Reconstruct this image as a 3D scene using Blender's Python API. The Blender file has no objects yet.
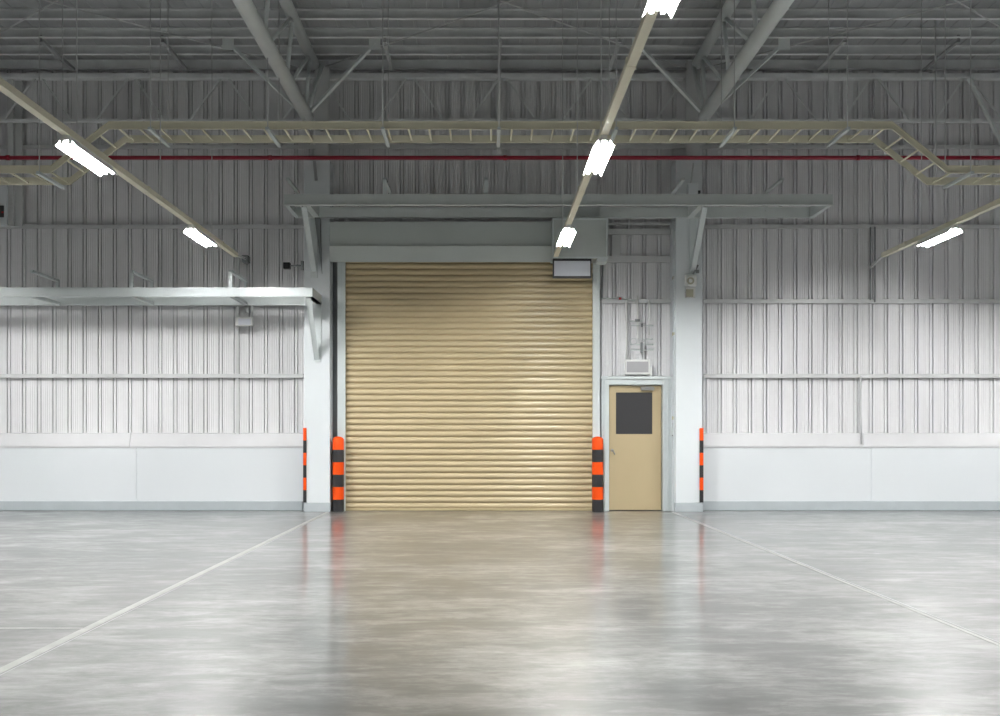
import bpy, math, random
from mathutils import Vector
random.seed(4)
S = bpy.context.scene
C = S.collection
# ------------------------------------------------------------------ camera, world, exposure
cam_d = bpy.data.cameras.new('camera'); cam = bpy.data.objects.new('camera', cam_d); C.objects.link(cam)
CZ = 1.275
cam.location = (0, 0, CZ); cam.rotation_euler = (math.pi/2, 0, 0)
cam_d.sensor_width = 36; cam_d.lens = 36.0
cam_d.shift_x = 0.015; cam_d.shift_y = 0.078
cam_d.clip_start = 0.05; cam_d.clip_end = 100
S.camera = cam
S.view_settings.view_transform = 'Standard'; S.view_settings.look = 'None'
S.view_settings.exposure = 0.0; S.view_settings.gamma = 1.0; S.view_settings.use_curve_mapping = False
w = bpy.data.worlds.new('world'); S.world = w; w.use_nodes = True
w.node_tree.nodes['Background'].inputs[0].default_value = (.5, .55, .6, 1)
w.node_tree.nodes['Background'].inputs[1].default_value = 0.05
TUBE_POWER = 670.0
TUBE_COL = (1.0, 1.0, 0.99, 1)

# ------------------------------------------------------------------ helpers
def PX(px, Y): return (px-485.0)*Y/1000.0          # photo measure -> metres at distance Y
def PZ(py, Y): return CZ + (436.0-py)*Y/1000.0

class MB:
    def __init__(s): s.v = []; s.f = []; s.m = []; s.sm = []
    def add(s, vs, fs, mi=0, smooth=False):
        b = len(s.v); s.v += [tuple(v) for v in vs]
        for f in fs: s.f.append([b+i for i in f]); s.m.append(mi); s.sm.append(smooth)
        return s
    def box(s, x0, x1, y0, y1, z0, z1, mi=0):
        x0, x1 = sorted((x0, x1)); y0, y1 = sorted((y0, y1)); z0, z1 = sorted((z0, z1))
        vs = [(x0,y0,z0),(x1,y0,z0),(x1,y1,z0),(x0,y1,z0),(x0,y0,z1),(x1,y0,z1),(x1,y1,z1),(x0,y1,z1)]
        return s.add(vs, [(0,3,2,1),(4,5,6,7),(0,1,5,4),(1,2,6,5),(2,3,7,6),(3,0,4,7)], mi)
    def bar(s, a, b, w, h, mi=0):
        """rectangular bar from a to b, w sideways, h up"""
        a = Vector(a); b = Vector(b); d = (b-a).normalized()
        up = Vector((0,0,1)) if abs(d.z) < .9 else Vector((0,1,0))
        sx = d.cross(up).normalized(); su = sx.cross(d).normalized()
        vs = []
        for p in (a, b):
            for q, r in ((-1,-1),(1,-1),(1,1),(-1,1)): vs.append(p + sx*(q*w/2) + su*(r*h/2))
        return s.add(vs, [(0,1,2,3),(7,6,5,4),(0,4,5,1),(1,5,6,2),(2,6,7,3),(3,7,4,0)], mi)
    def angle(s, a, b, w, t=.006, flip=1):
        """L section bar"""
        a = Vector(a); b = Vector(b); d = (b-a).normalized()
        up = Vector((0,0,1)) if abs(d.z) < .9 else Vector((0,1,0))
        sx = d.cross(up).normalized()*flip; su = sx.cross(d).normalized()*flip
        prof = [(0,0),(w,0),(w,t),(t,t),(t,w),(0,w)]
        vs = [p + sx*(q-w/2) + su*(r-w/2) for p in (a,b) for q, r in prof]
        n = 6
        fs = [tuple(range(n))[::-1], tuple(range(n,2*n))] + [(i,(i+1)%n,n+(i+1)%n,n+i) for i in range(n)]
        return s.add(vs, fs)
    def tube(s, a, b, r, n=12, r2=None, mi=0, caps=True):
        a = Vector(a); b = Vector(b); d = (b-a).normalized(); r2 = r if r2 is None else r2
        up = Vector((0,0,1)) if abs(d.z) < .9 else Vector((1,0,0))
        sx = d.cross(up).normalized(); su = sx.cross(d).normalized()
        vs = [p + sx*(rr*math.cos(2*math.pi*i/n)) + su*(rr*math.sin(2*math.pi*i/n)) for p, rr in ((a,r),(b,r2)) for i in range(n)]
        s.add(vs, [(i,(i+1)%n,n+(i+1)%n,n+i) for i in range(n)], mi, True)
        if caps: s.add(vs, [tuple(range(n))[::-1], tuple(range(n,2*n))], mi)
        return s
    def extr_x(s, prof, x0, x1, mi=0, closed=True):
        """profile of (y,z) extruded along x"""
        n = len(prof); vs = [(x, y, z) for x in (x0,x1) for y, z in prof]
        k = n if closed else n-1
        fs = [(i,(i+1)%n,n+(i+1)%n,n+i) for i in range(k)]
        if closed: fs += [tuple(range(n))[::-1], tuple(range(n,2*n))]
        return s.add(vs, fs, mi)
    def extr_y(s, prof, y0, y1, mi=0, closed=True):
        n = len(prof); vs = [(x, y, z) for y in (y0,y1) for x, z in prof]
        k = n if closed else n-1
        fs = [(i,(i+1)%n,n+(i+1)%n,n+i) for i in range(k)]
        if closed: fs += [tuple(range(n))[::-1], tuple(range(n,2*n))]
        return s.add(vs, fs, mi)
    def build(s, name, mat, parent=None, bevel=0, org=None, **tags):
        o_ = Vector(org) if org else Vector((0,0,0))
        me = bpy.data.meshes.new(name); me.from_pydata([tuple(Vector(v)-o_) for v in s.v], [], s.f)
        mats = mat if isinstance(mat, (list, tuple)) else [mat]
        for m in mats: me.materials.append(m)
        me.polygons.foreach_set('material_index', s.m); me.polygons.foreach_set('use_smooth', s.sm)
        me.update()
        import bmesh
        bm = bmesh.new(); bm.from_mesh(me); bmesh.ops.remove_doubles(bm, verts=bm.verts, dist=1e-6)
        bmesh.ops.recalc_face_normals(bm, faces=bm.faces); bm.to_mesh(me); bm.free()
        o = bpy.data.objects.new(name, me); C.objects.link(o); o.location = o_
        if parent: o.parent = parent; o.location = o_ - parent.location
        if bevel:
            b = o.modifiers.new('bevel', 'BEVEL'); b.width = bevel; b.segments = 2; b.limit_method = 'ANGLE'
        for k, v in tags.items(): o[k] = v
        return o
def thing(name, label, cat, loc=(0,0,0), group=None):
    o = bpy.data.objects.new(name, None); C.objects.link(o); o.location = loc
    o.empty_display_size = .1; o['label'] = label; o['category'] = cat
    if group: o['group'] = group
    return o
def dup(root, loc, label):
    r = root.copy(); C.objects.link(r); r.location = loc; r['label'] = label
    for ch in list(root.children):
        c = ch.copy(); C.objects.link(c); c.parent = r
        for g in ch.children:
            d = g.copy(); C.objects.link(d); d.parent = c
    return r
def T(label, cat, group=None):
    d = dict(label=label, category=cat)
    if group: d['group'] = group
    return d

# ------------------------------------------------------------------ materials
def mat(name, col, rough=.5, metal=0., var=.0, vscale=3., rvar=0., coat=0., spec=.5):
    m = bpy.data.materials.new(name); m.use_nodes = True; nt = m.node_tree; b = nt.nodes['Principled BSDF']
    b.inputs['Base Color'].default_value = (*col, 1); b.inputs['Roughness'].default_value = rough
    b.inputs['Metallic'].default_value = metal; b.inputs['Coat Weight'].default_value = coat
    b.inputs['Specular IOR Level'].default_value = spec
    tc = nt.nodes.new('ShaderNodeTexCoord'); nz = nt.nodes.new('ShaderNodeTexNoise')
    nz.inputs['Scale'].default_value = vscale; nz.inputs['Detail'].default_value = 5
    nt.links.new(tc.outputs['Object'], nz.inputs['Vector'])
    if var:
        r = nt.nodes.new('ShaderNodeMapRange'); r.inputs['From Min'].default_value = .3; r.inputs['From Max'].default_value = .7
        r.inputs['To Min'].default_value = 1-var; r.inputs['To Max'].default_value = 1+var
        nt.links.new(nz.outputs['Fac'], r.inputs['Value'])
        mx = nt.nodes.new('ShaderNodeVectorMath'); mx.operation = 'SCALE'; mx.inputs[0].default_value = col
        nt.links.new(r.outputs['Result'], mx.inputs['Scale']); nt.links.new(mx.outputs['Vector'], b.inputs['Base Color'])
    if rvar:
        r = nt.nodes.new('ShaderNodeMapRange'); r.inputs['From Min'].default_value = .3; r.inputs['From Max'].default_value = .7
        r.inputs['To Min'].default_value = rough-rvar; r.inputs['To Max'].default_value = rough+rvar
        nt.links.new(nz.outputs['Fac'], r.inputs['Value']); nt.links.new(r.outputs['Result'], b.inputs['Roughness'])
    return m
def emis(name, col, st):
    m = bpy.data.materials.new(name); m.use_nodes = True; b = m.node_tree.nodes['Principled BSDF']
    b.inputs['Base Color'].default_value = (.9,.9,.9,1)
    b.inputs['Emission Color'].default_value = col; b.inputs['Emission Strength'].default_value = st
    return m
M = {
 'sheet': mat('wall_sheet', (.70,.70,.71), .42, 0, .03, 1.2),
 'panel': mat('white_panel', (.66,.69,.71), .5, 0, .02, .8),
 'flash': mat('flashing', (.60,.60,.61), .45, 0, .03, 2.5),
 'skirt': mat('grey_skirting', (.43,.47,.49), .4, 0, .05, 3),
 'column': mat('column_paint', (.68,.72,.735), .4, 0, .02, 1),
 'girt': mat('girt_steel', (.56,.57,.57), .45, 0, .06, 2),
 'frame': mat('painted_steel_grey_green', (.55,.59,.58), .42, 0, .04, 3),
 'framel': mat('painted_steel_pale', (.60,.65,.65), .42, 0, .03, 3),
 'truss': mat('truss_paint', (.72,.76,.75), .4, 0, .05, 2),
 'roof': mat('roof_deck', (.34,.35,.36), .45, 0, .12, 1.5),
 'purlin': mat('galvanised_purlin', (.72,.74,.74), .4, 0, .10, 3),
 'rod': mat('galvanised_rod', (.55,.56,.56), .4, .1),
 'tray': mat('beige_tray', (.74,.71,.56), .45, 0, .05, 3),
 'track': mat('cream_track', (.66,.63,.50), .45, 0, .04, 3),
 'pipe': mat('red_pipe', (.30,.012,.03), .35, 0, .1, 2),
 'shutter': mat('shutter_tan', (.55,.45,.285), .27, 0, .03, 2),
 'doorleaf': mat('door_tan', (.48,.39,.235), .4, 0, .02, 1),
 'dark': mat('dark_grey', (.035,.037,.04), .5),
 'black': mat('black_rubber', (.012,.012,.013), .45, 0, .2, 30),
 'orange': mat('orange_paint', (.80,.075,.001), .5, 0, .04, 10, spec=.25),
 'band': mat('black_paint', (.018,.018,.02), .45, 0, .15, 12),
 'jamb': mat('dark_jamb', (.20,.215,.22), .5),
 'hood': mat('hood_grey_green', (.48,.52,.50), .42, 0, .03, 2),
 'glassdark': mat('window_dark', (.045,.045,.047), .6, spec=.2),
 'chrome': mat('satin_metal', (.42,.42,.40), .3, .9),
 'signgrey': mat('sign_blank_grey', (.66,.68,.74), .5, 0, .02, 4),
 'greypanel': mat('grey_face', (.36,.36,.37), .6),
 'white': mat('white_plastic', (.75,.76,.74), .4),
 'beige': mat('beige_plastic', (.42,.40,.30), .5),
 'red': mat('red_plastic', (.5,.02,.02), .4),
 'yellow': mat('yellow_plastic', (.5,.45,.15), .4),
 'reflector': mat('white_reflector', (.85,.85,.83), .3),
 'tube': emis('lit_tube', TUBE_COL, TUBE_POWER),
 'otherwall': mat('plain_wall', (.52,.53,.54), .6, 0, .05, .6),
}
def floor_mat():
    m = bpy.data.materials.new('polished_concrete'); m.use_nodes = True; nt = m.node_tree; N = nt.nodes; L = nt.links
    b = N['Principled BSDF']; tc = N.new('ShaderNodeTexCoord')
    def noise(scale, detail, dist=0., rough=.55, sx=1., sy=1., off=0.):
        mp = N.new('ShaderNodeMapping'); mp.inputs['Scale'].default_value = (sx, sy, 1); mp.inputs['Location'].default_value = (off, off*.7, 0)
        n = N.new('ShaderNodeTexNoise'); n.inputs['Scale'].default_value = scale; n.inputs['Detail'].default_value = detail
        n.inputs['Distortion'].default_value = dist; n.inputs['Roughness'].default_value = rough
        L.new(tc.outputs['Object'], mp.inputs['Vector']); L.new(mp.outputs['Vector'], n.inputs['Vector']); return n.outputs['Fac']
    def mr(v, a, bb, c, d):
        r = N.new('ShaderNodeMapRange'); r.inputs['From Min'].default_value = a; r.inputs['From Max'].default_value = bb
        r.inputs['To Min'].default_value = c; r.inputs['To Max'].default_value = d; L.new(v, r.inputs['Value']); return r.outputs['Result']
    def mth(op, a, c):
        n = N.new('ShaderNodeMath'); n.operation = op
        for i, q in enumerate((a, c)):
            if isinstance(q, (int, float)): n.inputs[i].default_value = q
            else: L.new(q, n.inputs[i])
        return n.outputs[0]
    big = noise(.5, 5, .2, .6); mid = noise(1.6, 9, .5, .74, .6, .9, 4.); fine = noise(7, 8, .4, .78, .45, 1.2, 9.)
    streak = noise(3.0, 7, .4, .68, .35, 1.1, 2.)
    v = mth('ADD', mr(big, .35, .65, -.5, .5), mr(mid, .35, .65, -.42, .42))
    v = mth('ADD', v, mr(streak, .38, .62, -.36, .36)); v = mth('ADD', v, mr(fine, .35, .65, -.5, .5))
    cr = N.new('ShaderNodeValToRGB'); L.new(mr(v, -1.1, 1.1, 0, 1), cr.inputs['Fac'])
    e = cr.color_ramp.elements
    e[0].position = 0.0; e[0].color = (.07,.07,.066,1); e[1].position = 1.0; e[1].color = (.32,.32,.305,1)
    k = e.new(.38); k.color = (.112,.112,.106,1); k = e.new(.62); k.color = (.185,.185,.175,1)
    L.new(cr.outputs['Color'], b.inputs['Base Color'])
    L.new(mr(mid, .3, .7, .34, .50), b.inputs['Roughness'])
    b.inputs['Specular IOR Level'].default_value = .8
    b.inputs['Coat Weight'].default_value = .75; b.inputs['Coat IOR'].default_value = 1.5; b.inputs['Coat Roughness'].default_value = .14; L.new(mr(mid, .35, .65, .10, .20), b.inputs['Coat Roughness'])
    bu = N.new('ShaderNodeBump'); bu.inputs['Strength'].default_value = .09; bu.inputs['Distance'].default_value = .02
    L.new(noise(5, 3, .3, .5, 1, 1, 7.), bu.inputs['Height']); L.new(bu.outputs['Normal'], b.inputs['Normal'])
    return m
M['floor'] = floor_mat()
M['joint'] = mat('joint_filler', (.30,.30,.285), .5, 0, .14, 5)
M['dust'] = mat('trowel_band', (.40,.40,.375), .42, 0, .2, 2.5)

WALL = 17.2; XL, XR = -12.0, 13.0; YB = -9.0
STR = dict(kind='structure')
# ------------------------------------------------------------------ room shell
MB().box(XL-.2, XR+.2, YB-.2, WALL+.5, -.2, 0).build('floor', M['floor'], **STR)
for nm, x in (('wall_left', XL), ('wall_right', XR)):
    mb = MB(); s_ = -1 if x < 0 else 1
    mb.box(x, x+.15*s_, YB, WALL+.5, 0, 8.2)
    mb.build(nm, M['otherwall'], **STR)
MB().box(XL, XR, YB-.15, YB, 0, 8.2).build('wall_front', M['otherwall'], **STR)
# roof deck: trapezoidal sheet running towards the wall
ZP = CZ+6.28       # underside of purlins
mb = MB(); prof = []; x = XL-.1
while x < XR+.1:
    prof += [(x, ZP+.155), (x+.18, ZP+.155), (x+.19, ZP+.165), (x+.23, ZP+.165)]; x += .24
mb.extr_y(prof, YB-.1, WALL+.4, closed=False)
mb.extr_y([(XL-.1, ZP+.21), (XR+.1, ZP+.21), (XR+.1, ZP+.3), (XL-.1, ZP+.3)], YB-.1, WALL+.5)
mb.build('ceiling', M['roof'], **STR)

# far wall: ribbed sheeting seen from inside (recessed ribs, small stiffening lines)
PITCH = 15.12/58.14; X0 = (9-485)/58.14
def sheet(mb, xa, xb, z0, z1):
    pts = []
    k = math.floor((xa-X0)/PITCH)-1
    while X0+k*PITCH < xb+PITCH:
        c = X0+k*PITCH
        pts += [(c-.037, 0), (c-.035, .05), (c-.022, .05), (c-.020, .010), (c+.019, .010), (c+.021, .05), (c+.034, .05), (c+.036, 0)]
        for q in (.28, .43, .57, .72):
            m_ = c + q*PITCH
            pts += [(m_-.009, 0), (m_, .0032), (m_+.009, 0)]
        k += 1
    pts = [(x, d) for x, d in pts if xa <= x <= xb]
    pts = [(xa, pts[0][1])] + pts + [(xb, pts[-1][1])]
    n = len(pts); vs = [(x, WALL+d, z) for z in (z0, z1) for x, d in pts]
    mb.add(vs, [(i, i+1, n+i+1, n+i) for i in range(n-1)])
mb = MB()
SHL, SHR = PX(331, 17.1), PX(601, 17.1)      # opening edges
DR0, DR1 = PX(601, WALL), PX(672, WALL); DT = PZ(376, WALL)
sheet(mb, XL, XR, PZ(256, WALL), ZP+.2)
sheet(mb, XL, SHL, PZ(434, WALL), PZ(256, WALL))
sheet(mb, DR0, DR1, DT, PZ(256, WALL))
sheet(mb, DR1, XR, PZ(434, WALL), PZ(256, WALL))
mb.box(XL, XR, WALL+.3, WALL+.4, 0, 8.1)
mb.build('wall_back', M['sheet'], **STR)
# lower white panels (each side) with joint
zt = PZ(448, WALL); zb = .155
def lower(n, xa, xb, j):
    mb = MB(); g = .006
    for a, b in ((xa, j-g), (j+g, xb)): mb.box(a, b, WALL-.10, WALL+.06, 0, zt)
    mb.box(xa, xb, WALL-.09, WALL+.06, 0, zt-.004)
    mb.build(n, M['panel'], bevel=.004, **STR)
lower('wall_back_lower', XL, PX(304, WALL), PX(136.5, 17.1))
lower('wall_back_lower', PX(701, WALL), XR, PX(871, 17.1))
mb = MB()
mb.box(XL, PX(304, WALL), WALL-.125, WALL-.09, 0, .165); mb.build('baseboard_back', M['skirt'], bevel=.01, **STR)
MB().box(PX(701, WALL), XR, WALL-.125, WALL-.09, 0, .165).build('baseboard_back', M['skirt'], bevel=.01, **STR)
for xa, xb, j, nm in ((XL, PX(304, WALL), PX(131, WALL), 'trim_1'), (PX(701, WALL), XR, PX(862, WALL), 'trim_2')):
    mb = MB(); z1 = PZ(433, WALL)
    for a, b in ((xa, j-.004), (j+.004, xb)):
        mb.extr_x([(WALL+.03, zt+.01), (WALL-.07, zt+.01), (WALL-.07, zt+.05), (WALL-.02, z1-.01), (WALL+.0, z1), (WALL+.03, z1)], a, b)
    mb.build(nm, M['flash'], **STR)
# strip of wall over and beside the door opening (plaster return)
mb = MB(); mb.box(DR1, PX(678, WALL), WALL-.02, WALL+.1, 0, PZ(434, WALL)); mb.build('trim_3', M['panel'], **STR)

# floor joints: saw cuts filled pale, slight raised edges
mb = MB(); mb.box(-2.665, -2.60, YB, 16.75, 0, .0015); mb.build('trim_4', M['joint'], **STR)
MB().box(-2.588, -2.58, YB, 16.75, 0, .001).build('trim_7', M['greypanel'], **STR)
MB().box(3.12, 3.155, YB, 16.75, 0, .0015).build('trim_5', M['joint'], **STR)
MB().box(3.17, 3.182, YB, 16.75, 0, .001).build('trim_8', M['greypanel'], **STR)
MB().box(XL, -2.67, 6.61, 6.65, 0, .0012).build('trim_6', M['joint'], **STR)

# ------------------------------------------------------------------ columns
def column(xa, xb, cx, side):
    t = thing('building_column', f'white clad column with grey plinth just {side} of the roller shutter', 'column', ((xa+xb)/2, 17.0, 0), 'columns carrying the roof trusses')
    MB().box(xa, xb, 16.8, 17.24, .15, 5.915).build('cladding', M['column'], t, bevel=.012)
    MB().box(xa-.006, xb+.006, 16.792, 17.2, 0, .15).build('plinth', M['skirt'], t, bevel=.006)
    mb = MB()
    mb.box(cx-.11, cx+.11, 16.80, 16.812, 5.915, ZP+.02); mb.box(cx-.11, cx+.11, 16.912, 16.925, 5.915, ZP+.02); mb.box(cx-.006, cx+.006, 16.812, 16.912, 5.915, ZP+.02)
    mb.build('steel_stub', M['girt'], t)
    MB().box(xa+.02, xb-.02, 16.82, 17.15, 5.915, 5.94).build('cap_plate', M['frame'], t)
    return t
column(PX(303.8, 16.8), PX(330, 16.8), -2.74, 'left')
column(PX(675.5, 16.8), PX(702.5, 16.8), 3.50, 'right')

# ------------------------------------------------------------------ wall girts
def girt(px0, px1, py, lab, Y=WALL, h=.068, gname='horizontal rails on the far wall', cat='wall rail'):
    z = PZ(py, Y-.05); xa = PX(px0, Y) if px0 is not None else XL; xb = PX(px1, Y) if px1 is not None else XR
    mb = MB(); y1 = Y-.004; y0 = Y-.085
    mb.extr_x([(y1, z+h/2), (y0, z+h/2), (y0, z-h/2), (y0+.03, z-h/2), (y0+.03, z-h/2+.006), (y0+.006, z-h/2+.006), (y0+.006, z+h/2-.006), (y1, z+h/2-.006)], xa, xb)
    return mb.build('wall_rail', M['girt'], org=((xa+xb)/2, Y-.05, z), **T(lab, cat, gname))
girt(None, 304, 376, 'lowest thin grey wall rail left of the shutter, nearest the white panels')
girt(None, 304, 301.5, 'thin grey wall rail left of the shutter, just behind the pale low shelf frame')
girt(None, 304, 227, 'thin grey wall rail left of the shutter, above the pale low shelf frame')
girt(702, None, 376, 'lowest thin grey wall rail right of the door, nearest the white panels')
girt(702, None, 301.5, 'middle of the three thin grey wall rails right of the door')
girt(702, None, 227, 'thin grey wall rail right of the column, just below the upper canopy frame end')
girt(601, 674, 301.5, 'short grey wall rail above the door with a cable lying along it')
girt(601, 674, 259.5, 'short thick grey wall rail beside the bottom edge of the shutter motor box', h=.11)
girt(601, 674, 232, 'short thick grey wall rail beside the top of the shutter motor box', h=.10)
girt(601, 674, 224, 'short thin wall rail topmost beside the shutter motor box, right under the canopy', h=.04)
girt(None, None, 147.5, 'long grey wall rail running full width just above the red pipe', h=.06)

# vertical stiffener between the two thick rails
MB().box(PX(612,17.1), PX(620.5,17.1), 17.12, 17.19, PZ(256,17.1), PZ(235,17.1)).build('rail_stiffener', M['girt'], **T('short upright steel strip between the two thick rails beside the motor box', 'steel strip'))

# eave truss along the wall
t = thing('eave_truss', 'flat lattice truss running across the top of the far wall below the roof', 'truss', (.3, 17.0, PZ(121, 17.0)))
zt_ = PZ(76.5, 17.0); zb_ = PZ(121, 17.0)
MB().box(XL, XR, 16.93, 17.07, zt_-.045, zt_+.03).build('top_chord', M['purlin'], t)
MB().box(XL, XR, 16.96, 17.04, zb_-.025, zb_+.025).build('bottom_chord', M['purlin'], t)
apex0 = PX(39.5, 17.0); stp = 92.7*.017
k = -2
while apex0+k*stp < XR-1:
    xa = apex0+k*stp
    if xa-stp/2 > XL:
        for s_ in (-1, 1):
            MB().angle((xa+s_*.05, 16.98, zt_-.02), (xa+s_*.56, 16.90, zb_), .030, .008).build('web_member', M['purlin'], t)
    k += 1
for px in (137, 499, 878):
    MB().box(PX(px,17)-.05, PX(px,17)+.05, 17.01, 17.06, zb_, zt_).build('web_post', M['girt'], t)

# stub post and sign at the far left
MB().box(PX(8.5,17.05), PX(14,17.05), 17.0, 17.18, PZ(226,17.05), PZ(80,17.05)).box(PX(14,17.05), PX(21,17.05), 17.09, 17.18, PZ(226,17.05), PZ(80,17.05)).build('wind_post', M['girt'], **T('dark steel post ending at a wall rail at the far left of the wall', 'post'))
t = thing('wall_notice_box', 'pale box with a black square face high on the wall at the left edge', 'box', (PX(-2,17.0), 17.1, PZ(224,17)))
MB().box(PX(-14,17), PX(8,17), 16.95, 17.15, PZ(225,17), PZ(183,17)).build('housing', M['column'], t, bevel=.01)
MB().box(PX(-10,17), PX(5.5,17), 16.93, 16.949, PZ(218,17), PZ(206.5,17)).build('black_face', M['dark'], t)
MB().box(PX(1.8,16.93), PX(3.6,16.93), 16.925, 16.93, PZ(213,16.93), PZ(211.5,16.93)).build('red_mark', M['red'], t)

# ------------------------------------------------------------------ roof: purlins, struts, rods
ords = ['first','second','third','fourth','fifth','sixth','seventh','eighth','ninth','tenth','eleventh','twelfth','thirteenth']
pm = None
for i in range(9):
    Y = 16.5-i*.70
    if pm is None:
        h = .15; t_ = .007
        pr = [(0,h),(0,0),(.06,0),(.06,.018),(.06-t_,.018),(.06-t_,t_),(t_,t_),(t_,h-t_),(.06-t_,h-t_),(.06,h-t_),(.06,h)]
        pm = MB().extr_x([(y-.0, z) for y, z in [(-a_, b_) for a_, b_ in pr]], XL+.02, XR-.02).build('roof_purlin', M['purlin'], **T('', 'purlin', 'purlins under the roof deck'))
        o = pm
    else:
        o = pm.copy(); C.objects.link(o)
    o.location = (0, Y, ZP)
    o['label'] = f'grey galvanised roof purlin, {ords[i]} one out from the far wall'
# eave purlin
MB().box(XL+.02, XR-.02, 17.08, 17.16, ZP, ZP+.15).build('eave_beam', M['purlin'], **T('grey eave beam where the roof meets the far wall', 'beam'))
# depth-running struts just under purlins
places = [(75,'at the left end, over the left track'), (187,'second from the left end'), (392,'just right of the left truss'), (499,'in the middle, in line with the hanging rod'), (609,'beside the centre track near the right truss'), (817,'just right of the right truss'), (922,'farthest right, over the ladder bend')]
for px, lb in places:
    X = PX(px, 17.1)
    mb = MB(); mb.bar((X, 17.05, ZP-.045), (X, 15.78, ZP-.045), .055, .03); mb.bar((X+.02, 17.05, ZP-.03), (X+.02, 15.78, ZP-.03), .012, .05)
    mb.box(X-.02, X+.02, 15.78, 15.80, ZP-.06, ZP+.05); mb.box(X-.02, X+.02, 16.5, 16.52, ZP-.06, ZP+.02)
    mb.build('roof_strut', M['roof' if px in (75,187,922) else 'rod'], org=(X, 16.4, ZP), **T('short roof strut under the purlins, ' + lb, 'strut', 'struts under the purlins'))
# rod cross bracing in roof plane
def rods(name, segs, lab, cat, r=.011):
    mb = MB()
    for a, b in segs: mb.tube(a, b, r, 8)
    return mb.build(name, M['rod'], **T(lab, cat, 'rod cross bracing in the roof'))
bx = [-9.38, -2.91, 3.56, 10.03]
for (a, b), lb in zip(((bx[0],bx[1]), (bx[1],bx[2]), (bx[2],bx[3])), ('bay left of the left truss', 'bay between the two trusses', 'bay right of the right truss')):
    z = ZP-.07
    rods('brace_rod', [((a, 17.0, z), (b, 11.6, z))], 'thin roof rod rising rightwards from the wall, '+lb, 'rod')
    rods('brace_rod', [((b, 17.0, z-.02), (a, 11.6, z-.02))], 'thin roof rod rising leftwards from the wall, '+lb, 'rod')

# ------------------------------------------------------------------ roof trusses
YA, YBB = 5.22, 6.25
def truss(XA, XB, side, colx):
    t = thing('roof_truss', f'big tubular roof truss coming from above the {side} column towards the viewer', 'truss', (XA, 16.4, CZ+YA), 'tubular roof trusses')
    za, zb = CZ+YA, CZ+YBB
    MB().tube((XA, YB+.1, za), (XA, 16.35, za), .104, 24).build('bottom_chord', M['truss'], t)
    MB().tube((XB, YB+.1, zb), (XB, 16.80, zb), .088, 20).build('top_chord', M['truss'], t)
    n = 0
    y = 16.3
    while y > 6:
        yb = y+.12
        MB().tube((XA, y-.15, za), (XB, yb, zb), .032, 12).build('web_upright', M['truss'], t)
        MB().tube((XA, y-1.45, za), (XB, yb-.03, zb), .030, 12).build('web_diagonal', M['truss'], t)
        y -= 1.5
    MB().tube((XA, 16.3, za), (colx, 16.79, zb-.04), .038, 12).build('end_diagonal', M['truss'], t)
    mb = MB(); mb.box(XA-.008, XA+.008, 16.15, 16.75, za-.12, za+.16); mb.tube((XA, 16.3, za-.02), (colx, 16.79, za-.08), .03, 10)
    mb.build('end_plate', M['truss'], t)
    return t
truss(-2.91, -2.87, 'left', -2.74); truss(3.58, 3.56, 'right', 3.50)
def knee(XA, s_, lab):
    t = thing('knee_brace', lab, 'brace', (XA, 16.0, CZ+YA), 'diagonal braces from the truss ends to the purlins')
    a = Vector((XA+s_*.05, 16.2, CZ+YA+.02)); b = Vector((XA+s_*1.16, 15.86, ZP-.04))
    mb = MB(); d = (b-a)
    mb.angle(a, b, .058, .008, s_); mb.angle(a+Vector((0,.03,0)), b+Vector((0,.03,0)), .05, .008, -s_)
    mb.build('brace_bar', M['truss'], t)
    MB().box(b.x-.09, b.x+.09, b.y-.02, b.y-.008, ZP-.16, ZP+.04).build('gusset_plate', M['truss'], t)
knee(-2.91, -1, 'diagonal brace rising leftwards from the left truss end to a square plate')
knee(-2.91, 1, 'diagonal brace rising rightwards from the left truss end to a square plate')
knee(3.58, -1, 'diagonal brace rising leftwards from the right truss end, partly behind a track')
knee(3.58, 1, 'diagonal brace rising rightwards from the right truss end to a square plate')
MB().angle((PX(967,17.0), 16.9, PZ(79,16.95)), (PX(1012,17.0), 16.9, PZ(169,16.95)), .07, .01).build('knee_brace', M['truss'], **T('steep diagonal bar at the upper right edge crossing behind the hanging rods', 'brace'))

# ------------------------------------------------------------------ red fire pipe
t = thing('sprinkler_pipe', 'long dark red pipe running across the whole far wall', 'pipe', (.3, 16.62, 5.90))
MB().tube((XL+.02, 16.62, 5.90), (XR-.02, 16.62, 5.90), .034, 16).build('pipe', M['pipe'], t)
for px in (8, 270, 505, 858):
    X = PX(px, 16.62); MB().tube((X-.03, 16.62, 5.90), (X+.03, 16.62, 5.90), .043, 16).build('coupling', M['pipe'], t)

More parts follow.
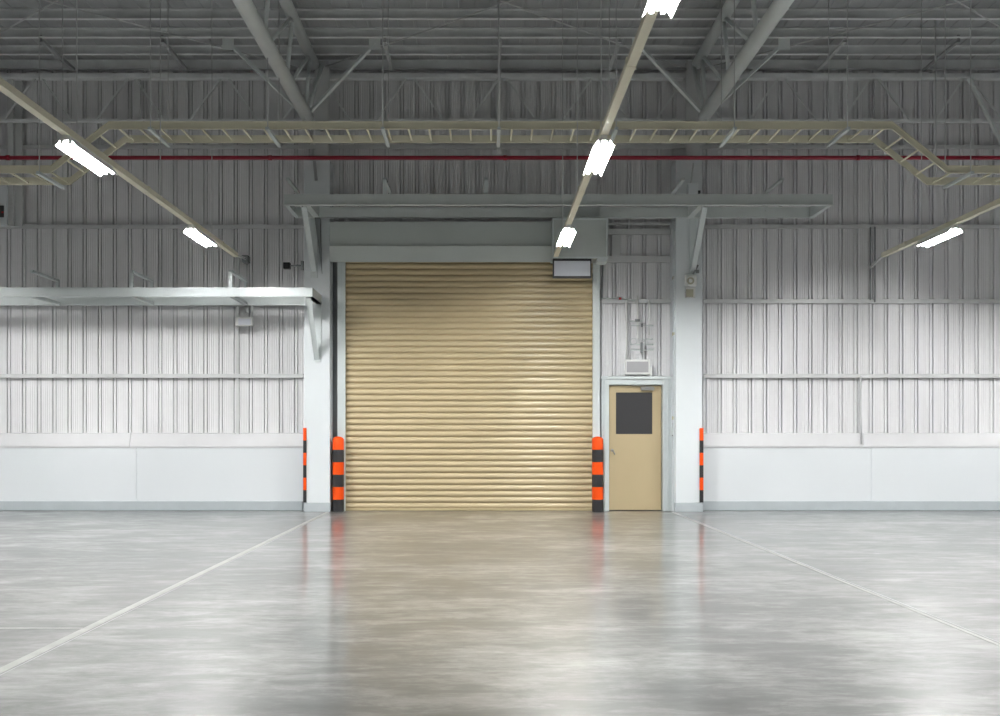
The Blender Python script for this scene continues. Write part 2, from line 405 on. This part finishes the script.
# ------------------------------------------------------------------ cable ladder
YF, YR = 13.62, 14.24
zhi = PZ(125.5, YF); zlo = PZ(169.5, YF)
path = [(XL+.3, zlo), (PX(51,YF), zlo), (PX(109,YF), zhi), (PX(892,YF), zhi), (PX(947,YF), zlo), (XR-.3, zlo)]
t = thing('cable_ladder', 'long beige cable ladder hung across the hall, dropping down at both ends', 'cable ladder', (.3, YF, zhi))
def rail(Y, nm, dirn):
    mb = MB(); h = .105
    prof_y = [(0, -h/2), (.004*dirn, -h/2), (.004*dirn, h/2), (0, h/2)]
    # web + flanges following the path
    def strip(y0, y1, z0, z1):
        vs = []
        for x, z in path:
            vs += [(x, y0, z+z0), (x, y1, z+z0), (x, y1, z+z1), (x, y0, z+z1)]
        fs = []
        for i in range(len(path)-1):
            for j in range(4): fs.append((i*4+j, i*4+(j+1)%4, (i+1)*4+(j+1)%4, (i+1)*4+j))
        fs += [(3,2,1,0), tuple(len(path)*4-4+j for j in range(4))]
        mb.add(vs, fs)
    strip(Y, Y+.005*dirn, -h/2, h/2)
    strip(Y-.018*dirn, Y+.0*dirn, -h/2, -h/2+.006); strip(Y-.018*dirn, Y+.0*dirn, h/2-.006, h/2)
    mb.build(nm, M['tray'], t)
rail(YF, 'front_rail', 1); rail(YR, 'rear_rail', -1)
segs = []
for i in range(len(path)-1):
    (xa, za), (xb, zb2) = path[i], path[i+1]; L_ = math.hypot(xb-xa, zb2-za)
    segs.append((xa, za, xb, zb2, L_))
acc = .1
rungs = []
for xa, za, xb, zb2, L_ in segs:
    while acc < L_:
        f = acc/L_; rungs.append((xa+(xb-xa)*f, za+(zb2-za)*f, math.atan2(zb2-za, xb-xa))); acc += .283
    acc -= L_
rm = None
for x, z, a in rungs:
    if not (-9.5 < x < 10): continue
    if rm is None:
        rm = MB().box(-.012, .012, 0, YR-YF, -.010, .010).build('rung', M['tray'], t); o = rm
    else: o = rm.copy(); C.objects.link(o); o.parent = t
    o.location = Vector((x+.045*math.sin(a)*0, YF, z-.02)) - t.location; o.rotation_euler = (0, -a, 0)
# trapeze hangers
hl = [(40,0,'on the left lower run of the ladder'), (151,1,'first on the raised run from the left'), (268,1,'left of the left column'), (383,1,'right of the left truss'), (499,1,'at the middle of the photo'), (616,1,'beside the centre light track'), (734,1,'right of the right column'), (847,1,'last on the raised run at the right'), (970,0,'at the right lower run of the ladder')]
for px, hi, lb in hl:
    X = PX(px, YF-.05); z = (zhi if hi else zlo)-.072
    h_ = thing('ladder_hanger', 'steel hanger bar on two thin rods ' + lb, 'hanger', (X, YF, z), 'hangers carrying the cable ladder')
    MB().box(X-.022, X+.022, YF-.12, YR+.1, z-.02, z+.018).build('hanger_bar', M['framel'], h_)
    for y in (YF-.07, YR+.06):
        MB().tube((X, y, z-.03), (X, y, ZP+.158), .0075, 8).build('hanger_rod', M['rod'], h_)
# single drop rod in the middle
MB().bar((PX(499.5,16.0), 16.0, ZP+.158), (PX(499.5,16.0), 16.0, PZ(152,16)), .05, .03).build('drop_post', M['rod'], **T('slim vertical drop post hanging from the roof at the middle of the photo', 'post'))
MB().tube((PX(935.5,15.2), 15.2, ZP+.158), (PX(935.5,15.2), 15.2, PZ(185,15.2)), .012, 8).build('drop_rod', M['rod'], **T('thin vertical rod behind the right-hand bend of the cable ladder', 'rod'))

# ------------------------------------------------------------------ light tracks and fixtures
ZT = 4.035
rows = [(-9.15, 'outermost left'), (-3.96, 'left'), (1.126, 'centre'), (6.33, 'right'), (11.5, 'added outermost right')]  # outermost rows are out of view; the right one is added for more light
fx_y = [14.0, 10.0, 6.0]
fx = None
def make_fixture():
    t = thing('strip_light', '', 'light', (0, 0, 0), 'lit strip lights')
    L_ = .56
    # channel body
    MB().box(-.03, .03, -L_, L_, .045, .085).build('housing', M['white'], t)
    mb = MB(); pr = [(-.098,-.022),(-.045,.046),(.045,.046),(.098,-.022),(.102,-.016),(.047,.050),(-.047,.050),(-.102,-.016)]
    mb.extr_y(pr, -L_, L_)
    for q in (-1, 1): mb.extr_y([(-.060,.030),(.060,.030),(.045,.046),(-.045,.046)], q*(L_-.004), q*L_)
    mb.build('reflector', M['reflector'], t)
    for s_ in (-1, 1):
        MB().tube((s_*.038, -L_+.03, .016), (s_*.038, L_-.03, .016), .016, 8).build('lamp_tube', M['tube'], t)
        for q in (-1, 1): MB().box(s_*.038-.014, s_*.038+.014, q*(L_-.028), q*(L_-.005), 0, .045).build('lamp_holder', M['white'], t)
    return t
for ri, (X, nm) in enumerate(rows):
    tr = thing('light_track', f'long cream lighting track hung on thin rods, {nm} row', 'light track', (X, 15.9, ZT+.1), 'suspended lighting tracks')
    mb = MB(); y1 = 15.9; y0 = YB+.5
    mb.extr_y([(X-.031, ZT+.088), (X+.031, ZT+.088), (X+.031, ZT+.152), (X-.031, ZT+.152)], y0, y1)
    mb.extr_y([(X-.037, ZT+.084), (X+.037, ZT+.084), (X+.037, ZT+.092), (X-.037, ZT+.092)], y0, y1)
    mb.build('track_body', M['track'], tr)
    for yj in (7.72, 11.7, 15.0):
        MB().box(X-.040, X+.040, yj-.03, yj+.03, ZT+.080, ZT+.157).build('joint_sleeve', M['track'], tr)
    for yr in (14.5, 12.2, 9.7, 7.2, 4.6):
        MB().tube((X, yr, ZT+.15), (X, yr, ZP+.158), .006, 6).build('hanging_rod', M['rod'], tr)
    for i, y in enumerate(fx_y):
        lab = f'lit strip light, {ords[i]} from the far wall, {nm} track'
        if fx is None: fx = make_fixture(); fx.location = (X, y, ZT); fx['label'] = lab
        else: dup(fx, (X, y, ZT), lab)

# ------------------------------------------------------------------ bracket frames (canopy and shelf)
def channel_x(mb, x0, x1, y, z0, z1, d):   # C channel, web at y, flanges towards +-d
    t_ = .008; f = .07*d
    mb.extr_x([(y,z0),(y+f,z0),(y+f,z0+t_),(y+t_*d,z0+t_),(y+t_*d,z1-t_),(y+f,z1-t_),(y+f,z1),(y,z1)], x0, x1)
def hoop(t, X, yf, yr, z0, zt, front, rear, m):
    MB().box(X-.025, X+.025, yf, yr, zt-.04, zt).build('hoop_bar', m, t)
    if front: MB().box(X-.028, X+.028, yf, yf+.04, z0, zt).build('hoop_post', M['framel'], t)
    if rear: MB().box(X-.022, X+.022, yr-.04, yr, z0, zt).build('hoop_post', m, t)
def knee_angle(t, X, yf, zf, yr, zr, m, nm='knee_brace'):
    mb = MB(); mb.bar((X, yf, zf), (X, yr, zr), .085, .010); mb.bar((X-.038, yf, zf+.03), (X-.038, yr, zr+.03), .009, .07)
    mb.build(nm, m, t)
# upper canopy frame
t = thing('canopy_frame', 'long grey steel bracket frame fixed to both columns above the roller shutter', 'steel frame', (1.1, 16.3, 4.95))
cx0, cx1 = PX(284, 15.8), PX(833, 15.8); z0, z1 = PZ(205, 15.8), PZ(194.3, 15.8)
mb = MB(); channel_x(mb, cx0, cx1, 15.8, z0, z1, 1); mb.box(cx0, cx1, 15.765, 15.80, z0-.006, z0+.012); mb.build('front_beam', M['frame'], t)
mb = MB(); channel_x(mb, cx0, cx1, 16.70, z0, z1, 1); mb.build('rear_beam', M['frame'], t)
for X in (cx0+.035, cx1-.035):
    mb = MB(); mb.box(X-.035, X-.027, 15.81, 16.70, z0, z1); mb.box(X-.03, X+.035, 15.81, 16.70, z0, z0+.008); mb.build('side_arm', M['framel'], t)
for px in (311, 697):
    X = PX(px, 16.2); MB().box(X-.05, X+.05, 15.81, 16.8, z0+.002, z1-.002).build('cross_arm', M['frame'], t)
for px, fr in ((288,0),(385,1),(486,1),(585,0),(683,0),(782,0)):
    hoop(t, PX(px,15.85), 15.82, 16.72, z1-.01, PZ(178, 15.85), fr, 1, M['frame'])
for px in (430, 540, 620, 766):
    X = PX(px,16.7); MB().tube((X, 16.69, z0+.12), (X, 16.67, z0+.12), .02, 8).build('bolt', M['frame'], t)
for X in (-2.87, 3.49):
    knee_angle(t, X, 15.86, z0-.02, 16.79, PZ(272, 16.79), M['framel'])
    MB().box(X-.06, X+.06, 16.78, 16.798, PZ(278,16.79), z1).build('wall_plate', M['framel'], t)
MB().add([(PX(315,16.75),16.78,z0),(PX(315,16.75)+.09,16.78,z0),(PX(319,16.75)+.05,16.78,PZ(274,16.78)),(PX(315,16.75),16.7,z0),(PX(315,16.75)+.09,16.7,z0),(PX(319,16.75)+.05,16.74,PZ(274,16.78))],[(0,1,2),(5,4,3),(0,3,4,1),(1,4,5,2),(2,5,3,0)]).build('gusset_fin', M['jamb'], t)
# lower left shelf frame
t = thing('shelf_frame', 'pale steel bracket frame running left from the left column, lit from above', 'steel frame', (-6.5, 16.4, 3.5))
sx0, sx1 = XL+.1, PX(312.5, 15.9); z0, z1 = PZ(296.6, 15.9), PZ(287.3, 15.9)
mb = MB(); channel_x(mb, sx0, sx1, 15.9, z0, z1, 1); mb.build('front_beam', M['framel'], t)
mb = MB(); channel_x(mb, sx0, sx1, 16.93, z0, z1+.01, 1)
for k in range(5): mb.box(sx0+.5+k*1.9, sx0+.56+k*1.9, 17.0, 17.2, z0+.03, z1-.03)
mb.build('rear_beam', M['framel'], t)
mb = MB(); mb.box(sx1-.01, sx1, 15.91, 16.82, z0, z1); mb.box(sx1-.08, sx1, 15.91, 16.82, z0, z0+.008); mb.box(sx1-.08, sx1, 15.91, 16.82, z1-.008, z1); mb.build('side_arm', M['framel'], t)
for px, fr, rr in ((-70,1,1),(31,0,1),(131,1,1),(230.5,1,1)):
    hoop(t, PX(px,15.915), 15.92, 16.93, z1-.005, PZ(269.8, 15.915), fr, rr, M['framel'])
    X = PX(px,15.915); MB().box(X-.03, X+.03, 15.97, 16.93, z0, z0+.05).build('cross_arm', M['framel'], t)
X = -2.80
knee_angle(t, X-.02, 15.95, z0-.01, 16.79, PZ(360, 16.79), M['framel'])
MB().box(X-.05, X+.05, 15.95, 16.79, z0, z0+.05).build('cross_arm', M['framel'], t)
MB().box(X-.05, X+.05, 16.78, 16.798, PZ(362,16.79), z0+.1).build('wall_plate', M['framel'], t)

# ------------------------------------------------------------------ roller shutter
YS = 17.06
sl, sr = PX(344.5, YS), PX(594, YS); stop_z = PZ(255, YS)
t = thing('roller_shutter', 'large closed tan roller shutter with horizontal slats, in the far wall', 'roller shutter', ((sl+sr)/2, YS, 0))
mb = MB(); prof = []; n = int(stop_z/.1023)+1; p = .1023
for k in range(n):
    z = .035+k*p
    for f, d in ((0,.034),(.07,.034),(.10,.006),(.17,-.006),(.32,-.0135),(.52,-.0155),(.72,-.0105),(.87,-.001),(.93,.012),(.96,.034)):
        prof.append((YS+d, z+f*p))
mb.extr_x(prof, sl, sr, closed=False)
for i in range(len(mb.sm)): mb.sm[i] = True
cur = mb.build('slat_curtain', M['shutter'], t)
m_ = cur.data
MB().box(sl, sr, YS-.02, YS+.02, .004, .045).build('bottom_bar', M['doorleaf'], t, bevel=.004)
for nm, a, b in (('guide', 337.5, 345.2), ('guide', 593, 600)):
    xa, xb = PX(a, 16.97), PX(b, 16.97)
    mb = MB(); mb.box(xa, xb, 16.97, 16.98, 0, PZ(250,16.97)); mb.box(xa, xa+.012, 16.98, 17.2, 0, PZ(250,16.97)); mb.box(xb-.012, xb, 16.98, 17.02, 0, PZ(250,16.97))
    mb.box((xa+xb)/2-.004, (xa+xb)/2+.004, 16.962, 16.97, 0, PZ(252,16.97))
    mb.build(nm, M['framel'], t)
MB().box(PX(330,17.1), PX(338,17.1), 17.12, 17.2, 0, PZ(250,17.1)).build('side_jamb', M['jamb'], t)
xa, xb = PX(330, 16.66), PX(553, 16.6)
zt1, zf, zb1 = PZ(221.5,16.62), PZ(246,16.60), PZ(261.5,16.60)
mb = MB(); mb.extr_x([(16.64, zt1), (16.64, zf+.004), (16.585, zf), (16.66, zb1), (16.98, zb1+.13), (17.0, zt1)], xa, xb); mb.build('hood', M['hood'], t)
# motor cover
xa, xb = PX(552.5, 16.45), PX(608, 16.45)
mb = MB(); mb.box(xa, xb, 16.45, 17.0, PZ(258,16.45), PZ(218,16.45)); mb.build('motor_cover', M['hood'], t, bevel=.012)
mb = MB(); mb.box(xa, xb, 16.435, 16.45, PZ(258.5,16.45), PZ(256.8,16.45)); mb.box(xa, xb, 16.435, 16.45, PZ(220,16.45), PZ(218,16.45)); mb.box(xb-.03, xb, 16.437, 16.45, PZ(258,16.45), PZ(218,16.45)); mb.box(xa, xa+.02, 16.437, 16.45, PZ(258,16.45), PZ(218,16.45))
mb.box(PX(597,16.5), PX(607,16.5), 16.47, 16.8, PZ(262,16.5), PZ(258,16.5)); mb.build('cover_rim', M['framel'], t)
# backing above hood up to wall rails
MB().box(PX(330,17.2), PX(601,17.2), 17.1, 17.19, PZ(262,17.2), PZ(250,17.2)).build('lintel', M['girt'], t)
# blank hanging sign
xa, xb = PX(552.8,16.5), PX(591.5,16.5)
t = thing('hanging_sign', 'blank pale grey panel in black frame at the upper right of the shutter', 'sign', ((xa+xb)/2, 16.5, PZ(278,16.5)))
MB().box(xa, xb, 16.5, 16.56, PZ(278,16.5), PZ(258.6,16.5)).build('sign_frame', M['dark'], t, bevel=.004)
MB().box(xa+.022, xb-.022, 16.49, 16.50, PZ(276,16.5), PZ(261,16.5)).build('sign_panel', M['signgrey'], t)
MB().box(xa, xb-.3*.2, 16.485, 16.56, PZ(259.2,16.5), PZ(258.2,16.5)).build('top_strip', M['dark'], t)

# ------------------------------------------------------------------ bollards
def bollard(px, lab):
    X = PX(px, 16.85); r = .095
    t = thing('bollard', lab, 'bollard', (X, 16.85, 0), 'striped bollards')
    hs = [0, 12.4, 24.9, 37.4, 49.9, 62.4, 72.4]; hs = [h*.01675 for h in hs]
    for k in range(6):
        a, b = hs[k], hs[k+1]
        mb = MB().tube((X, 16.85, a), (X, 16.85, b), r, 28, caps=False)
        if k == 5:
            for j in range(4):
                a0, a1 = j*math.pi/8, (j+1)*math.pi/8
                mb.tube((X, 16.85, b+.055*math.sin(a0)), (X, 16.85, b+.055*math.sin(a1)), r*math.cos(a0), 28, r2=max(r*math.cos(a1), .0005), caps=False)
        mb.build('orange_band' if k % 2 else 'black_band', M['orange' if k % 2 else 'band'], t)
    return t
bollard(338.3, 'thick round orange and black striped bollard at the left end of the shutter')
bollard(597.6, 'thick round orange and black striped bollard at the right end of the shutter')
def guard(px0, px1, X, lab):
    t = thing('corner_guard', lab, 'corner guard', (X, 16.82, .15), 'striped corner guards')
    z0 = PZ(502.5, 16.78); z1 = PZ(428, 16.78); s_ = (z1-z0)/6
    for k in range(6):
        mb = MB(); xa, xb = PX(px0, 16.78), PX(px1, 16.78)
        mb.box(xa, xb, 16.775, 16.84, z0+k*s_, z0+(k+1)*s_)
        mb.build('orange_band' if k % 2 else 'black_band', M['orange' if k % 2 else 'band'], t)
guard(303.2, 306.3, -3.04, 'narrow orange and black striped strip on the left edge of the left column')
guard(699.8, 703.4, 3.66, 'narrow orange and black striped strip on the right edge of the right column')

# ------------------------------------------------------------------ personnel door
YD = 17.1
t = thing('door_1', '', 'door', (PX(636,YD), YD, 0)); del t['label']; del t['category']; t['kind'] = 'structure'
fa, fb, fz = PX(601.5,17.02), PX(672,17.02), PZ(377,17.02)
la, lb_, lz = PX(608.5,YD), PX(662,YD), PZ(385,YD)
mb = MB()
mb.box(fa, la, 17.02, 17.2, 0, fz); mb.box(lb_, fb, 17.02, 17.2, 0, fz); mb.box(la, lb_, 17.02, 17.2, lz, fz)
for px in (663.5, 667.5): mb.box(PX(px,17.02), PX(px+1.3,17.02), 16.995, 17.02, 0, fz-.02)
mb.box(PX(604,17.02), PX(605.2,17.02), 16.998, 17.02, 0, fz-.02)
mb.box(fa-.02, fb+.01, 16.985, 17.02, fz-.035, fz+.01)
mb.build('door_frame', M['framel'], t, bevel=.003)
leaf = MB().box(la+.01, lb_-.01, YD, YD+.05, .012, lz-.01).build('door_leaf', M['doorleaf'], t, bevel=.003)
wx0, wx1, wz0, wz1 = PX(616,YD), PX(652.2,YD), PZ(434,YD), PZ(392.5,YD)
def under(parent, mb, name, m, **k):
    o = mb.build(name, m, **k); o.parent = parent; o.location = Vector((0,0,0)) - t.location - Vector((0,0,0)); return o
under(leaf, MB().box(wx0, wx1, YD-.006, YD+.001, wz0, wz1), 'door_window', M['glassdark'])
mb = MB(); hx, hz = PX(612.3,YD), PZ(452,YD)
mb.tube((hx, YD, hz+.03), (hx, YD-.012, hz+.03), .026, 16); mb.tube((hx, YD-.01, hz+.03), (hx, YD-.055, hz+.03), .010, 10); mb.tube((hx-.0, YD-.05, hz+.035), (hx+.04, YD-.05, hz-.04), .011, 10)
under(leaf, mb, 'door_handle', M['chrome'])
mb = MB(); cz = PZ(388.7, 17.05)
mb.box(PX(641,17.05), PX(654,17.05), 17.02, YD, cz-.028, cz+.028)
mb.bar((PX(653,17.03), 17.03, cz+.03), (PX(630,17.03), 17.05, lz-.005), .015, .012)
under(leaf, mb, 'door_closer', M['chrome'])
# fix: parts of the leaf use the door empty's offset only once
for ch in leaf.children: ch.location = (0,0,0)

# blank sign above door
xa, xb = PX(625,17.0), PX(650,17.0)
t = thing('blank_wall_sign', 'white framed blank grey sign standing over the tan door', 'sign', ((xa+xb)/2, 17.0, PZ(374,17)))
MB().box(xa, xb, 17.0, 17.06, PZ(374.5,17), PZ(359.5,17)).build('sign_frame', M['white'], t, bevel=.008)
MB().box(xa+.03, xb-.03, 16.99, 17.0, PZ(372.3,17), PZ(361.6,17)).build('sign_face', M['greypanel'], t)
MB().box(PX(650.2,17), PX(652,17), 17.0, 17.04, PZ(376.5,17), PZ(367,17)).build('side_bracket', M['white'], t)
# conduit cluster above the door
t = thing('conduit_cluster', 'thin white conduits with clamps and small fittings on the wall over the door', 'conduit', (PX(638,17.1), 17.12, PZ(358,17.1)))
mb = MB()
for px, y0_, y1_ in ((626.5,300,360), (637.5,296,338), (649,300,335)): mb.tube((PX(px,17.08), 17.08, PZ(y0_,17.08)), (PX(px,17.08), 17.08, PZ(y1_,17.08)), .012, 10)
mb.build('upright_conduit', M['white'], t)
for py, a, b in ((321,629,645),(325.5,631,653.5),(339,645,653),(344.5,630,653.5),(350,630,653.5)):
    MB().tube((PX(a,17.05), 17.05, PZ(py,17.05)), (PX(b,17.05), 17.05, PZ(py,17.05)), .011, 8).build('cross_pipe', M['frame'], t)
for cxp, cyp, rr in ((633.5,341.5,3.2),(642,341.5,3.0)):
    mb = MB(); n = 14
    for i in range(n):
        a0, a1 = 2*math.pi*i/n, 2*math.pi*(i+1)/n; q = rr*.017
        mb.tube((PX(cxp,17.04)+q*math.cos(a0), 17.04, PZ(cyp,17.04)+q*math.sin(a0)), (PX(cxp,17.04)+q*math.cos(a1), 17.04, PZ(cyp,17.04)+q*math.sin(a1)), .007, 6)
    mb.build('ring_clamp', M['frame'], t)
for a, b, c, d in ((635,640,319,321.5),(640.5,643,342,353),(641,643,323.5,327)):
    MB().box(PX(a,17.03), PX(b,17.03), 17.02, 17.05, PZ(d,17.03), PZ(c,17.03)).build('fitting', M['jamb'], t, bevel=.004)
t = thing('sensor_cable', 'grey cable with a small red joint lying on the rail above the door', 'cable', (PX(618,17.05), 17.06, PZ(300,17.05)))
mb = MB(); pts = [(601,298.5),(612,298.2),(622,298.6),(634,300.2)]
for p, q in zip(pts, pts[1:]): mb.tube((PX(p[0],17.05), 17.05, PZ(p[1],17.05)), (PX(q[0],17.05), 17.05, PZ(q[1],17.05)), .010, 8)
mb.build('cable', M['frame'], t)
MB().tube((PX(618.8,17.05), 17.05, PZ(298.4,17.05)), (PX(621.3,17.05), 17.05, PZ(298.6,17.05)), .020, 10).build('red_joint', M['red'], t)
MB().tube((PX(603,17.1), 17.1, PZ(262,17.1)), (PX(602,17.1), 17.1, PZ(298,17.1)), .014, 8).build('drop_cable', M['jamb'], **T('dark cable dropping from the motor box to the rail above the door', 'cable'))

# ------------------------------------------------------------------ right column fittings
yc = 16.8
t = thing('horn_speaker', 'small cream siren speaker with round mouth fixed high on the right column', 'speaker', (PX(690,yc), yc, PZ(287,yc)))
MB().box(PX(684.2,yc), PX(696,yc), yc-.10, yc-.003, PZ(287,yc), PZ(275.2,yc)).build('speaker_body', M['white'], t, bevel=.03)
cx_, cz_ = PX(690.2,yc-.1), PZ(281,yc-.1)
MB().tube((cx_, yc-.125, cz_), (cx_, yc-.095, cz_), .076, 24, r2=.085).build('mouth_rim', M['white'], t)
MB().tube((cx_, yc-.128, cz_), (cx_, yc-.124, cz_), .062, 24).build('mouth', M['beige'], t)
MB().tube((cx_, yc-.150, cz_), (cx_, yc-.128, cz_), .022, 16, r2=.034).build('mouth_plug', M['white'], t)
t = thing('control_box', 'small beige square box under the siren speaker on the right column', 'box', (PX(689.5,yc), yc, PZ(298,yc)))
MB().box(PX(685,yc), PX(694.5,yc), yc-.07, yc-.003, PZ(298,yc), PZ(287.8,yc)).build('housing', M['white'], t, bevel=.006)
MB().box(PX(686,yc-.07), PX(693.3,yc-.07), yc-.078, yc-.07, PZ(297,yc-.07), PZ(289.3,yc-.07)).build('lid', M['beige'], t, bevel=.004)
for py, lb, m_ in ((278,'tiny yellowish fitting on the door side of the right column, level with the siren speaker','beige'), (334,'tiny yellow fitting on the left edge of the right column beside the conduits','yellow'), (418,'tiny yellow fitting on the left edge of the right column beside the door window','yellow')):
    X = PX(674.2,16.95); MB().box(X-.03, X+.02, 16.90, 16.98, PZ(py+1.8,16.95), PZ(py-1.8,16.95)).build('edge_fitting', M[m_], org=(X, 16.94, PZ(py,16.95)), bevel=.008, **T(lb, 'fitting'))
t = thing('hanging_tool', 'slim dark metal hook hanging on the door side of the right column beside the door', 'hook', (PX(673,16.93), 16.93, PZ(448,16.93)))
mb = MB(); X = PX(673.3,16.93)
mb.tube((X, 16.93, PZ(423,16.93)), (X, 16.93, PZ(449,16.93)), .011, 8); mb.tube((X-.01, 16.93, PZ(436,16.93)), (X+.005, 16.93, PZ(426,16.93)), .014, 8)
mb.build('rod', M['dark'], t)
MB().box(X-.045, X+.03, 16.91, 16.95, PZ(435,16.93), PZ(428,16.93)).build('grip', M['frame'], t, bevel=.012)
# side rail of the right column next to the door
MB().box(PX(672.2,16.98), PX(675.6,16.98), 16.9, 17.2, 0, PZ(222,16.98)).build('column_side_channel', M['column'], **T('slim white upright channel along the left side of the right column', 'channel'))
t = thing('edge_bracket', 'small black bracket at the foot of the right canopy brace', 'bracket', (PX(697,16.75), 16.78, PZ(274,16.75)))
mb = MB(); mb.bar((PX(693,16.76), 16.76, PZ(274,16.76)), (PX(698,16.76), 16.76, PZ(265,16.76)), .02, .03); mb.box(PX(696,16.76), PX(699,16.76), 16.74, 16.79, PZ(273,16.76), PZ(270,16.76)); mb.build('bracket_arm', M['jamb'], t)
MB().box(PX(693.5,16.76), PX(700,16.76), 16.72, 16.79, PZ(193.5,16.76), PZ(191,16.76)).build('black_clip', M['dark'], **T('small black clip on the right column just above the canopy frame', 'clip'))

# ------------------------------------------------------------------ left side fittings
t = thing('black_sensor', 'small black cube on a thin arm sticking out left of the left column', 'sensor', (PX(287,16.9), 16.9, PZ(265,16.9)))
MB().box(PX(283.5,16.85), PX(290,16.85), 16.82, 16.93, PZ(268.8,16.85), PZ(262.5,16.85)).build('sensor_head', M['black'], t, bevel=.008)
mb = MB(); mb.tube((PX(290,16.88), 16.88, PZ(265.6,16.88)), (PX(302.5,16.88), 16.88, PZ(265.6,16.88)), .014, 8); mb.box(PX(301,16.88), PX(303.5,16.88), 16.85, 16.93, PZ(270,16.88), PZ(261,16.88)); mb.build('mounting_arm', M['jamb'], t)
t = thing('floodlight', 'small white box floodlight in a fork bracket below the pale shelf frame', 'floodlight', (PX(245.5,17), 17.0, PZ(327,17)))
MB().box(PX(237,16.98), PX(254,16.98), 16.86, 16.98, PZ(326.2,16.98), PZ(317.5,16.98)).build('lamp_body', M['white'], t, bevel=.01)
MB().box(PX(239,16.9), PX(251.5,16.9), 16.852, 16.86, PZ(325,16.9), PZ(319,16.9)).build('lamp_face', M['signgrey'], t)
mb = MB()
for px in (238.5, 252.5): mb.box(PX(px,17)-.012, PX(px,17)+.012, 16.95, 17.0, PZ(318,17), PZ(304,17))
mb.box(PX(238,17), PX(253,17), 16.97, 17.0, PZ(306,17), PZ(303.5,17)); mb.tube((PX(247,16.97),16.97,PZ(312,16.97)), (PX(247,16.97),16.97,PZ(306,16.97)), .03, 10); mb.tube((PX(247,16.97),16.97,PZ(306,16.97)), (PX(247,16.97),17.18,PZ(303,16.97)), .016, 8)
mb.build('fork_bracket', M['girt'], t)
t = thing('wall_conduit', 'grey upright conduit on the wall where the left lighting track ends', 'conduit', (PX(243,17.1), 17.1, PZ(287,17.1)))
mb = MB(); mb.box(PX(236.5,17.15), PX(239,17.15), 17.12, 17.19, PZ(434,17.15), PZ(257,17.15)); mb.build('channel', M['girt'], t)
mb = MB(); mb.box(PX(243,17.0), PX(249,17.0), 16.9, 17.1, PZ(263,17), PZ(256,17)); mb.build('junction_box', M['jamb'], t, bevel=.006)
mb = MB(); mb.tube((PX(247,17.1), 17.08, PZ(262,17.1)), (PX(247,17.1), 17.08, PZ(300,17.1)), .014, 8); mb.bar((-3.96, 15.88, ZT+.12), (PX(246,17), 17.0, PZ(259,17)), .03, .03); mb.build('conduit', M['girt'], t)
t = thing('wall_conduit', 'dark upright conduit on the wall where the right lighting track ends', 'conduit', (PX(873,17.1), 17.1, PZ(302,17.1)))
mb = MB()
for px in (870.5, 875): mb.tube((PX(px,17.1), 17.1, PZ(227,17.1)), (PX(px,17.1), 17.1, PZ(302 if px>872 else 300,17.1)), .013, 8)
mb.build('conduit', M['jamb'], t)
MB().bar((6.33, 15.88, ZT+.12), (PX(872,17.05), 17.09, ZT+.12), .035, .04).build('track_anchor', M['girt'], t)
MB().tube((PX(861.5,17.08), 17.1, PZ(376,17.1)), (PX(861.5,17.1), 17.1, PZ(444,17.1)), .012, 8).build('wall_conduit', M['girt'], **T('thin short conduit running down to the white panels at the right', 'conduit'))

# small fittings near the column tops
MB().bar((PX(314.2,16.75), 16.76, PZ(161,16.75)), (PX(316,16.75), 16.76, PZ(180,16.75)), .045, .03).build('column_clip', M['roof'], org=(PX(315,16.75), 16.76, PZ(171,16.75)), **T('small steel clip hanging on the top of the left column face', 'clip'))
MB().box(PX(688,16.7), PX(698,16.7), 16.70, 16.798, PZ(196,16.7), PZ(183,16.7)).build('junction_box', M['column'], bevel=.008, **T('small white box on the right column face just above the canopy frame', 'box'))
MB().tube((PX(691,16.76), 16.77, PZ(183,16.76)), (PX(693.5,16.76), 16.77, PZ(163,16.76)), .014, 8).build('column_conduit', M['frame'], **T('thin conduit rising from the white box at the top of the right column', 'conduit'))
